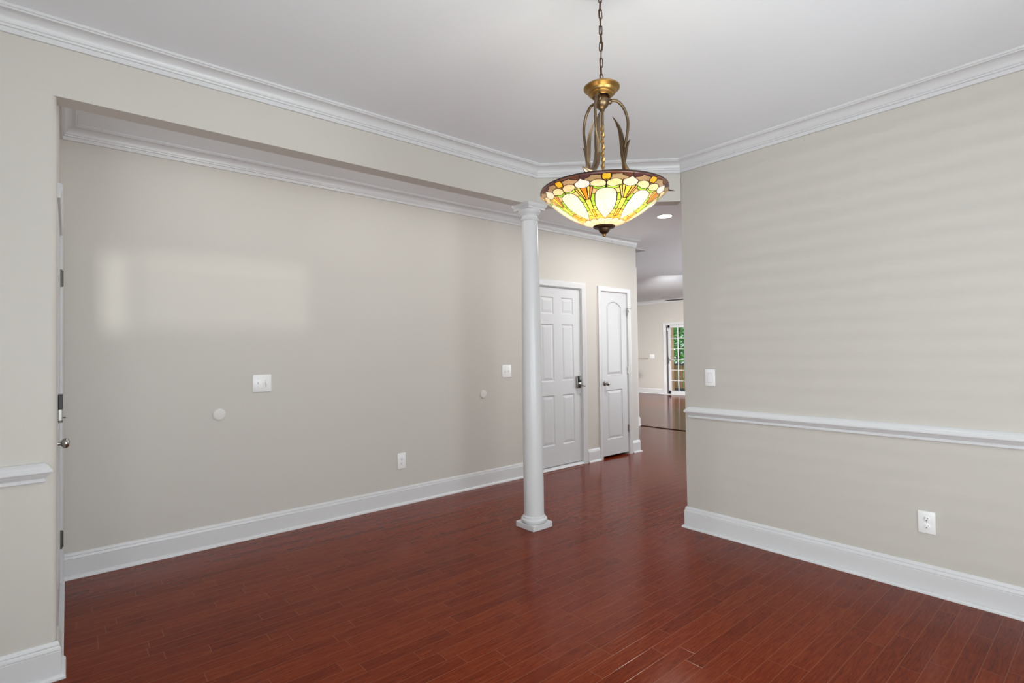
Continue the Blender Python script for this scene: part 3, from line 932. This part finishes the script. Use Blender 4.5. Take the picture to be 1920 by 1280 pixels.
# ------------------------------------------------------------------ bar counter in the living room
bc = empty('bar_counter', (11.7, 9.6, 0), 'far bar counter whose brown stone top end juts past the foyer wall end', 'counter')
obj('counter_top', box(bmesh.new(), (11.5, 8.465, 1.042), (12.0, 10.6, 1.082), 0.006), 'granite', bc)
obj('half_wall', boxes(((11.68, 8.86, 0), (11.82, 10.6, 1.042))), 'wall', bc)

# ------------------------------------------------------------------ outside the patio door
struct('ground', boxes(((XL + 0.6, -8, -0.62), (45, 32, -0.5))), 'grass', 'grass behind the deck', 'ground')
tag(obj('deck', boxes(((XL + 0.14, 5.0, -0.5), (16.15, 13.0, -0.13))), 'deck'), 'blue grey painted deck outside the patio door', 'deck')
rl = empty('deck_railing', (16.02, 10.2, -0.13), 'brown wooden deck railing of upright boards seen through the patio door', 'railing')
obj('top_rail', boxes(((15.97, 8.6, 0.745), (16.08, 12.6, 0.80))), 'raildark', rl)
obj('bottom_rail', boxes(((15.99, 8.6, -0.125), (16.06, 12.6, -0.045))), 'raildark', rl)
yy = 9.4
while yy < 12.0:
    obj('baluster', boxes(((16.0, yy, -0.05), (16.035, yy + 0.085, 0.75))), 'railwood', rl)
    yy += 0.125
tag(obj('porch_post', boxes(((15.84, 10.19, -0.13), (15.96, 10.31, 3.2)), bev=0.006), 'postwood'), 'tan wooden porch post at the deck railing outside the patio door', 'post')

def tree(x, y, h, cr, n, label, seed):
    rnd = random.Random(seed)
    t = empty('leafy_tree', (x, y, -0.5), label, 'tree', 'trees beyond the deck')
    bm = bmesh.new()
    tube(bm, smooth_path([(x, y, -0.5), (x + 0.05, y + 0.04, 0.6), (x, y - 0.05, h - 0.5)], 5), lambda u: 0.11 - 0.07 * u, 10)
    for k in range(6):
        a = k * 1.05
        z0 = 0.4 + 0.4 * k
        tube(bm, smooth_path([(x, y, z0), (x + 0.4 * math.cos(a), y + 0.4 * math.sin(a), z0 + 0.35), (x + cr * 0.7 * math.cos(a), y + cr * 0.7 * math.sin(a), z0 + 0.7)], 4), lambda u: 0.035 - 0.025 * u, 6)
    obj('trunk', bm, 'bark', t, 60)
    bm = bmesh.new()
    for k in range(n):
        while True:
            p = Vector((rnd.uniform(-1, 1), rnd.uniform(-1, 1), rnd.uniform(-1, 1)))
            if 0.25 < p.length < 1:
                break
        c = Vector((x + p.x * cr, y + p.y * cr, h * 0.5 + p.z * h * 0.58))
        R = Matrix.Rotation(rnd.uniform(0, 6.3), 3, 'Z') @ Matrix.Rotation(rnd.uniform(-1.0, 1.0), 3, 'X')
        s = rnd.uniform(0.06, 0.13)
        vs = [bm.verts.new(c + R @ Vector(q) * s) for q in ((-1, 0, 0), (-0.2, -0.55, 0.1), (1, 0, -0.15), (-0.2, 0.55, 0.1))]
        f = bm.faces.new(vs)
        f.material_index = 0 if rnd.random() < 0.6 else 1
    obj('crown', bm, ['leaf', 'leaf2'], t)
tree(18.2, 11.4, 4.2, 1.2, 2600, 'nearest green leafy tree, right behind the deck railing outside the patio door', 1)
tree(21.2, 14.5, 4.8, 1.3, 2600, 'green leafy tree farther off, glimpsed beside the tan porch post', 2)
tree(24.5, 14.2, 5.0, 1.4, 2600, 'farthest green leafy tree, glimpsed above the deck railing behind the nearest tree', 3)

# ------------------------------------------------------------------ pendant lamp
PX, PY = 1.572, 1.297
pend = empty('pendant_lamp', (PX, PY, H), 'hanging pendant lamp with a lit stained glass bowl shade on bronze scroll arms', 'pendant light')
TO = Vector((-PX, -PY, 0)).normalized()          # lamp's own axes: towards the camera corner of the room
RT = Vector((-TO.y, TO.x, 0))
def pp(a, r, z):
    d = RT * math.cos(a) + TO * math.sin(a)
    return Vector((PX, PY, 0)) + d * r + Vector((0, 0, z))

obj('ceiling_canopy', lathe(bmesh.new(), [(0, 0), (0.066, 0), (0.066, -0.004), (0.058, -0.012), (0.045, -0.020), (0.020, -0.028), (0.008, -0.036), (0, -0.036)], (PX, PY, H), 40), 'gold', pend, 40)
# chain links
zc = H - 0.036 - 0.012
k = 0
while zc > 2.360:
    bm = bmesh.new()
    hw, hh = 0.0062, 0.0125
    pts = []
    for i in range(28):
        a = 2 * math.pi * i / 28
        pts.append(Vector((hw * math.cos(a), 0, math.copysign(hh, math.sin(a)) * (1 if abs(math.sin(a)) > 0.02 else 0) + hw * math.sin(a))))
    ang = (0.15 if k % 2 == 0 else 1.45) + 0.25 * math.sin(k * 1.7) + YAW - math.pi / 2
    R = Matrix.Rotation(ang, 3, 'Z')
    tl = Matrix.Rotation(0.06 * math.sin(k * 2.3), 3, 'Y')
    tube(bm, [Vector((PX, PY, zc)) + R @ tl @ p for p in pts], 0.0017, 8, closed=True)
    obj('chain_link', bm, 'chain', pend, 60)
    zc -= 0.0315
    k += 1
obj('cord', tube(bmesh.new(), smooth_path([(PX + 0.001, PY, H - 0.03), (PX - 0.003, PY + 0.002, 2.62), (PX + 0.004, PY - 0.002, 2.52), (PX - 0.002, PY + 0.003, 2.43), (PX, PY, 2.335)], 6), 0.0018, 8), 'chain', pend, 60)
obj('cup', lathe(bmesh.new(), [(0, 0.009), (0.009, 0.009), (0.012, 0.005), (0.040, 0.004), (0.064, 0.003), (0.069, -0.001), (0.0685, -0.006), (0.060, -0.012), (0.056, -0.014), (0.054, -0.021), (0.049, -0.027), (0.046, -0.028), (0.042, -0.034), (0.036, -0.038), (0.030, -0.036), (0.028, -0.030), (0, -0.029)], (PX, PY, 2.343), 48), 'gold', pend, 35)
obj('neck', lathe(bmesh.new(), [(0, 0.035), (0.018, 0.035), (0.022, 0.030), (0.024, 0.022), (0.024, 0.0), (0, 0.0)], (PX, PY, 2.292), 32), 'darkbronze', pend, 35)
hub = obj('hub', lathe(bmesh.new(), [(0, 0.021), (0.020, 0.021), (0.025, 0.014), (0.0275, 0.004), (0.027, -0.006), (0.023, -0.017), (0.015, -0.025), (0.010, -0.028), (0.010, -0.034), (0, -0.034)], (PX, PY, 2.286), 32), 'bronze', pend, 35)
obj('rod', lathe(bmesh.new(), [(0, 2.258), (0.0062, 2.258), (0.0062, 2.196), (0, 2.196)], (PX, PY, 0), 16), 'bronze', pend, 35)
# twisted lower rod
bm = bmesh.new()
n = 120
rings = []
for i in range(n + 1):
    z = 2.198 - (2.198 - 1.815) * i / n
    tw = i * 0.42
    rg = []
    for q in range(12):
        a = 2 * math.pi * q / 12
        r = 0.0058 + 0.0022 * math.cos(2 * (a - tw))
        off_ = Vector((0.0014 * math.cos(tw), 0.0014 * math.sin(tw), 0))
        rg.append(bm.verts.new(Vector((PX + r * math.cos(a), PY + r * math.sin(a), z)) + off_))
    rings.append(rg)
for A, B in zip(rings, rings[1:]):
    for q in range(12):
        w = (q + 1) % 12
        bm.faces.new((A[q], A[w], B[w], B[q]))
bm.faces.new(rings[0]); bm.faces.new(rings[-1][::-1])
obj('twisted_rod', bm, 'gold', pend, 60)

def blade(path, wmax, tang, thick=0.0135, w0=0.35):
    """leaf blade: path with a lens-shaped width, wide along tang"""
    bm = bmesh.new()
    n = len(path)
    rings = []
    for i, p in enumerate(path):
        t = i / (n - 1)
        d = (path[min(i + 1, n - 1)] - path[max(i - 1, 0)]).normalized()
        s = Vector(tang); s = (s - d * s.dot(d)).normalized()
        o = d.cross(s)
        w = wmax * (w0 + (1 - w0) * math.sin(math.pi * min(1, t * 1.25 + 0.0)) if t < 0.8 * 0.5 else 1) if False else wmax * max(0.04, (w0 + (1 - w0) * math.sin(math.pi * 0.5 * min(1, t / 0.4))) * (1 - max(0, (t - 0.4) / 0.6) ** 1.6))
        th = thick * max(0.04, w / wmax)
        rings.append([bm.verts.new(q) for q in (p - s * w, p - s * w * 0.5 + o * th * 0.3, p + o * th * -0.2 + o * th, p + s * w * 0.5 + o * th * 0.3, p + s * w, p - o * th * 0.7)])
    for A, B in zip(rings, rings[1:]):
        for q in range(6):
            w_ = (q + 1) % 6
            bm.faces.new((A[q], A[w_], B[w_], B[q]))
    bm.faces.new(rings[0][::-1]); bm.faces.new(rings[-1])
    return bm

RIMZ = 1.942
for a in (math.radians(-16), math.radians(104), math.radians(224)):
    tang = RT * -math.sin(a) + TO * math.cos(a)
    up_path = smooth_path([pp(a, 0.024, 2.288), pp(a, 0.040, 2.294), pp(a, 0.062, 2.291), pp(a, 0.085, 2.268), pp(a, 0.099, 2.232), pp(a, 0.102, 2.200), pp(a, 0.097, 2.160), pp(a, 0.089, 2.120), pp(a, 0.082, 2.080)], 8)
    bm = tube(bmesh.new(), up_path, lambda t: 0.0056, 12)
    lathe(bm, [(0, 0), (0.009, 0), (0.009, 0.012), (0.006, 0.015), (0, 0.015)], pp(a, 0.024, 2.288), 16, axis_mtx(pp(a, 1, 0) - pp(a, 0, 0)))
    arm = obj('arm', bm, 'bronze', pend, 50)
    # foot of the arm sweeping down and out to the rim of the bowl
    foot = smooth_path([pp(a, 0.088, 2.110), pp(a, 0.080, 2.082), pp(a, 0.081, 2.056), pp(a, 0.092, 2.030), pp(a, 0.112, 2.006), pp(a, 0.145, 1.980), pp(a, 0.190, 1.960), pp(a, 0.240, 1.952), pp(a, 0.286, 1.947)], 7)
    bm = bmesh.new()
    tube(bm, foot, lambda t: 0.0135 * (0.55 + 0.45 * math.sin(math.pi * min(1, t * 2.2) / 2)) * (1 if t < 0.82 else max(0.06, (1 - t) / 0.18)), 10, flat=(tang, 0.55))
    obj('foot', bm, 'bronze', arm, 60)
    # inner leaf curling up and in
    p = smooth_path([pp(a, 0.082, 2.045), pp(a, 0.077, 2.085), pp(a, 0.076, 2.130), pp(a, 0.070, 2.175), pp(a, 0.056, 2.208), pp(a, 0.040, 2.232)], 7)
    obj('leaf', blade(p, 0.0115, tang), 'bronze', arm, 60)
    # outer short leaf
    p = smooth_path([pp(a, 0.080, 2.020), pp(a, 0.082, 2.060), pp(a, 0.088, 2.095), pp(a, 0.098, 2.125), pp(a, 0.110, 2.146)], 7)
    obj('leaf', blade(p, 0.0100, tang), 'bronze', arm, 60)
    # small curl near the bowl
    b2 = a + 0.10
    p = smooth_path([pp(b2, 0.105, 1.965), pp(b2, 0.092, 1.990), pp(b2, 0.090, 2.012), pp(b2, 0.098, 2.034)], 6)
    obj('leaf', blade(p, 0.0080, tang), 'darkbronze', arm, 60)

# stained glass bowl: the leaded pattern is laid out as coloured pieces per cell of the bowl
PROF = [(0.2415, 0.0), (0.2435, -0.006), (0.240, -0.013), (0.216, -0.034), (0.193, -0.053), (0.170, -0.071), (0.146, -0.0885), (0.120, -0.104), (0.093, -0.118), (0.066, -0.129), (0.040, -0.137)]
def bowl_profile():
    pts = smooth_path([(r, 0, z) for r, z in PROF], 10)
    L = [0.0]
    for p, q in zip(pts, pts[1:]):
        L.append(L[-1] + (q - p).length)
    L = np.array(L) / L[-1]
    return L, np.array([p.x for p in pts]), np.array([p.z for p in pts])

def pattern(A, T):
    """piece id and colour for a in [-1,1] (one eighth of the bowl), t in [0,1] rim to cap"""
    F = np.interp(T, [0, 0.288, 0.534, 0.782, 1.0], [0, 0.33, 0.596, 0.83, 1.0])
    a = np.abs(A)
    sg = (A > 0).astype(int)
    idm = np.zeros(A.shape, int)
    # background: dark streaky rim glass, darker purple and smoke
    idm[:] = 1 + sg
    rimw = 0.060 + 0.035 * np.cos(a * math.pi * 0.9 + 0.4)
    tan = (F > 0.085 - 0.045 * a * (a < 0.6) + 0.05 * np.clip((a - 0.6) / 0.4, 0, 1))
    idm[tan] = (3 + sg)[tan]
    # lower ground: peach strips
    low = F > 0.26
    idm[low] = (5 + sg)[low]
    # amber hexagon
    hx = (F > 0.055) & (F < 0.160) & (a < 0.19 - 0.9 * np.abs(F - 0.105) ** 1.0 * 0.9)
    # pair of cream petals
    u = (a - 0.40) / 0.41
    pet = (np.abs(u) < 1) & (F > 0.150 + 0.06 * np.abs(u) ** 2.5 + 0.03 * u * (u > 0)) & (F < 0.292 - 0.02 * u)
    idm[pet] = (7 + sg)[pet]
    idm[hx] = 9
    # green leaves under the petals
    gl = (a > 0.02) & (a < 0.72) & (F > 0.292 - 0.055 * np.clip((a - 0.30) / 0.4, 0, 1) ** 1.3 - 0.035 * np.clip((0.2 - a) / 0.2, 0, 1)) & (F < 0.340 - 0.055 * np.clip((a - 0.3) / 0.42, 0, 1) - 0.02 * np.clip((0.15 - a) / 0.15, 0, 1))
    idm[gl] = (10 + sg)[gl]
    # fan at the seam between two ovals
    b = 1 - a
    wfan = 0.15 + 0.30 * np.clip((0.49 - F) / 0.23, 0, 1) ** 0.8
    fan_ = (F > 0.245 + 0.10 * np.clip(b - 0.15, 0, 1)) & (F < 0.49) & (b < wfan)
    rel = np.clip(b / wfan, 0, 1)
    fid = np.where(rel < 0.34, 12, np.where(rel < 0.70, 14, 16))
    fid = fid + np.where(rel < 0.34, 0, sg)
    idm[fan_] = fid[fan_]
    # stem below the fan
    st1 = (F >= 0.49) & (F < 0.69) & (b < 0.155)
    idm[st1] = 18
    st2 = (F >= 0.69) & (F < 0.825) & (b < 0.20)
    idm[st2] = (19 + sg)[st2]
    # green strips beside the ovals, amber below
    gs = (F >= 0.40) & (F < 0.70) & (b >= 0.155) & ~fan_
    gsid = np.where(F < 0.53, 21, np.where(F < 0.625, 23, 25)) + sg
    idm[gs] = gsid[gs]
    am = (F >= 0.70) & (F < 0.885) & ~st2
    amid = np.where(F < 0.79, 27, 29) + sg
    idm[am] = amid[am]
    # white tulip above the fan
    w = 0.345 * np.sqrt(np.where(F < 0.205, 1, np.clip(1 - ((F - 0.205) / 0.071) ** 2, 0, 1)))
    w2 = 0.345 * np.clip((F - 0.085) / 0.085, 0, 1) ** 1.7
    tul = (F > 0.085) & (F < 0.275) & (b < np.minimum(w, np.where(F < 0.175, w2 + 0.005, 9)))
    idm[tul] = 31
    # the large oval
    ow = np.interp(F, [0.305, 0.325, 0.36, 0.42, 0.53, 0.63, 0.72, 0.80, 0.85, 0.872], [0, 0.30, 0.46, 0.55, 0.615, 0.63, 0.56, 0.37, 0.16, 0.0])
    ov = (F > 0.305) & (F < 0.872) & (a < ow)
    idm[ov] = 32
    # bottom row of rounded cream pieces
    bt = F >= 0.885 - 0.02 * np.sin(a * math.pi)
    idm[bt & (a < 1)] = (33 + sg)[bt & (a < 1)]
    return idm

GLASS = {1: (0.10, 0.045, 0.05), 2: (0.13, 0.055, 0.035), 3: (0.40, 0.27, 0.15), 4: (0.46, 0.31, 0.17), 5: (0.86, 0.50, 0.20), 6: (0.86, 0.55, 0.22),
         7: (0.93, 0.70, 0.40), 8: (0.93, 0.66, 0.36), 9: (0.95, 0.47, 0.03), 10: (0.36, 0.66, 0.06), 11: (0.45, 0.72, 0.10),
         12: (0.90, 0.34, 0.04), 14: (0.96, 0.52, 0.09), 15: (0.95, 0.60, 0.14), 16: (0.88, 0.34, 0.14), 17: (0.95, 0.56, 0.12),
         18: (0.95, 0.66, 0.10), 19: (0.92, 0.45, 0.05), 20: (0.94, 0.52, 0.08), 21: (0.38, 0.62, 0.05), 22: (0.46, 0.72, 0.10), 23: (0.36, 0.64, 0.07), 24: (0.50, 0.76, 0.12),
         25: (0.55, 0.72, 0.10), 26: (0.42, 0.62, 0.07), 27: (0.94, 0.58, 0.12), 28: (0.95, 0.66, 0.16), 29: (0.92, 0.48, 0.08), 30: (0.94, 0.55, 0.10),
         31: (0.90, 0.74, 0.60), 32: (0.95, 0.80, 0.56), 33: (0.95, 0.77, 0.50), 34: (0.95, 0.76, 0.48)}

def shade_mat():
    m = bpy.data.materials.new('leaded stained glass')
    m.use_nodes = True
    nt = m.node_tree
    nt.nodes.clear()
    N = nt.nodes.new
    at = N('ShaderNodeAttribute'); at.attribute_name = 'glass'
    tc = N('ShaderNodeTexCoord')
    no = N('ShaderNodeTexNoise'); no.inputs['Scale'].default_value = 26; no.inputs['Detail'].default_value = 4; no.inputs['Distortion'].default_value = 1.5
    nt.links.new(tc.outputs['Object'], no.inputs['Vector'])
    mr = N('ShaderNodeMapRange'); mr.inputs[1].default_value = 0.3; mr.inputs[2].default_value = 0.7; mr.inputs[3].default_value = 0.82; mr.inputs[4].default_value = 1.08
    nt.links.new(no.outputs['Fac'], mr.inputs[0])
    vm = N('ShaderNodeVectorMath'); vm.operation = 'SCALE'
    nt.links.new(at.outputs['Color'], vm.inputs[0]); nt.links.new(mr.outputs[0], vm.inputs['Scale'])
    tr = N('ShaderNodeBsdfTranslucent'); nt.links.new(vm.outputs[0], tr.inputs[0])
    di = N('ShaderNodeBsdfDiffuse'); nt.links.new(vm.outputs[0], di.inputs[0])
    m1 = N('ShaderNodeMixShader'); m1.inputs[0].default_value = 0.30
    nt.links.new(tr.outputs[0], m1.inputs[1]); nt.links.new(di.outputs[0], m1.inputs[2])
    gl = N('ShaderNodeBsdfGlossy'); gl.inputs['Roughness'].default_value = 0.12
    fr = N('ShaderNodeFresnel'); fr.inputs[0].default_value = 1.5
    m2 = N('ShaderNodeMixShader')
    nt.links.new(fr.outputs[0], m2.inputs[0]); nt.links.new(m1.outputs[0], m2.inputs[1]); nt.links.new(gl.outputs[0], m2.inputs[2])
    o = N('ShaderNodeOutputMaterial'); nt.links.new(m2.outputs[0], o.inputs[0])
    return m
M['shade'] = shade_mat()
M['lead'] = mat('dark lead came', (0.045, 0.028, 0.018), 0.45, metal=0.7)

def build_shade():
    NS, NA, NT = 8, 112, 190
    L, Rr, Zz = bowl_profile()
    tt = np.linspace(0, 1, NT + 1)
    r = np.interp(tt, L, Rr); z = np.interp(tt, L, Zz)
    tot = NS * NA
    # rotate so one oval faces 3 degrees right of the camera direction
    ang0 = math.pi / 2 - math.radians(3)          # in the RT/TO frame
    th = ang0 + (np.arange(tot) / NA - 0.5) * (2 * math.pi / NS)
    Ac, Tc = np.meshgrid((np.arange(NA) + 0.5) / NA * 2 - 1, (tt[:-1] + tt[1:]) / 2)
    ids = pattern(-Ac, Tc)
    full = np.concatenate([ids] * NS, axis=1)
    seg = np.repeat(np.arange(NS), NA)
    lead = np.zeros(full.shape, bool)
    for sh_, ax in ((1, 0), (-1, 0), (1, 1), (-1, 1), (2, 1)):
        rl_ = np.roll(full, sh_, axis=ax)
        df = rl_ != full
        if ax == 0:
            df[:sh_ if sh_ > 0 else 0, :] = False
            df[NT + min(sh_, 0):, :] = False
        lead |= df
    # at the seams between eighths two mirrored pieces meet: no lead where the ids are one piece
    one = np.isin(full, (12, 18, 31))
    lead[:6, :] = False
    verts = np.zeros(((NT + 1) * tot, 3))
    ex = np.array(RT); ey = np.array(TO)
    for j in range(NT + 1):
        verts[j * tot:(j + 1) * tot] = r[j] * (np.cos(th)[:, None] * ex + np.sin(th)[:, None] * ey) + np.array([0, 0, RIMZ - H + z[j]])
    i = np.arange(tot); i2 = (i + 1) % tot
    faces = []
    for j in range(NT):
        faces.append(np.stack([j * tot + i, j * tot + i2, (j + 1) * tot + i2, (j + 1) * tot + i], 1))
    faces = np.concatenate(faces)
    me = bpy.data.meshes.new('lamp_shade')
    me.vertices.add(len(verts)); me.vertices.foreach_set('co', verts.ravel())
    me.loops.add(faces.size); me.loops.foreach_set('vertex_index', faces.ravel().astype(np.int32))
    me.polygons.add(len(faces))
    me.polygons.foreach_set('loop_start', np.arange(0, faces.size, 4, dtype=np.int32))
    me.polygons.foreach_set('use_smooth', np.ones(len(faces), bool))
    me.materials.append(M['shade']); me.materials.append(M['lead'])
    rnd = np.random.RandomState(5)
    lut = np.ones((40, NS, 3))
    for k, c in GLASS.items():
        for s in range(NS):
            lut[k, s] = np.clip(np.array(c) * (1 + rnd.uniform(-0.10, 0.06)) * (1 + rnd.uniform(-0.05, 0.05, 3)), 0, 0.97)
    # seam pieces share one colour across the two eighths: key them by the seam they straddle
    a_full = np.concatenate([Ac[0]] * NS)
    seam = np.where(a_full > 0, (seg + 1) % NS, seg)
    FAN = [(0.95, 0.62, 0.06), (0.82, 0.26, 0.03), (0.93, 0.40, 0.06)]
    colr = np.zeros((NT, tot, 4)); colr[..., 3] = 1
    key = np.where(one, seam[None, :], seg[None, :])
    colr[..., :3] = lut[full, key]
    for s in range(NS):
        mk = (full == 12) & (key == s)
        colr[mk, :3] = FAN[s % 2 if s != 5 else 2]
        mk = (full == 31) & (key == s) & (s % 3 == 1)
        colr[mk, :3] = (0.80, 0.76, 0.74)
    mi = lead.astype(np.int32)
    mi[:5, :] = 1
    me.update(calc_edges=True)
    me.polygons.foreach_set('material_index', mi.ravel())
    at = me.attributes.new('glass', 'FLOAT_COLOR', 'FACE')
    at.data.foreach_set('color', colr.reshape(-1, 4).ravel())
    me.update()
    me.validate()
    o = bpy.data.objects.new('lamp_shade', me)
    C.objects.link(o)
    o.parent = pend
    o.location = (0, 0, 0)
    return o
shd = build_shade()
shd['label'] = 'stained glass bowl in cream, amber and green pieces'
cap = obj('bottom_cap', lathe(bmesh.new(), [(0.0, -0.130), (0.040, -0.134), (0.043, -0.138), (0.040, -0.143), (0.024, -0.146), (0.022, -0.150), (0.019, -0.158), (0.011, -0.165), (0.006, -0.167), (0, -0.167)], (PX, PY, RIMZ), 36), 'darkbronze', pend, 35)
obj('finial', lathe(bmesh.new(), [(0, -0.166), (0.005, -0.166), (0.0065, -0.170), (0.0062, -0.174), (0.003, -0.177), (0, -0.178)], (PX, PY, RIMZ), 20), 'gold', cap, 60)
for q in range(3):
    a = math.radians(44 + 120 * q)
    p0, p1 = pp(a, 0.008, 1.862), pp(a, 0.045, 1.872)
    d = (p1 - p0).normalized()
    sk = obj('socket', lathe(bmesh.new(), [(0, 0), (0.013, 0), (0.014, 0.030), (0, 0.030)], p0, 20, axis_mtx(d)), 'darkbronze', pend, 40)
    obj('bulb', lathe(bmesh.new(), [(0, 0.028), (0.011, 0.030), (0.013, 0.038), (0.022, 0.052), (0.026, 0.066), (0.022, 0.080), (0.012, 0.089), (0, 0.092)], p0, 24, axis_mtx(d)), 'bulb', sk, 60)
    pl = lamp('pendant_bulb_light', 'POINT', p0 + d * 0.062 + Vector((0, 0, 0.033)), (0, 0, -1), 1.15, (1.0, 0.87, 0.66), shadow_soft_size=0.02)
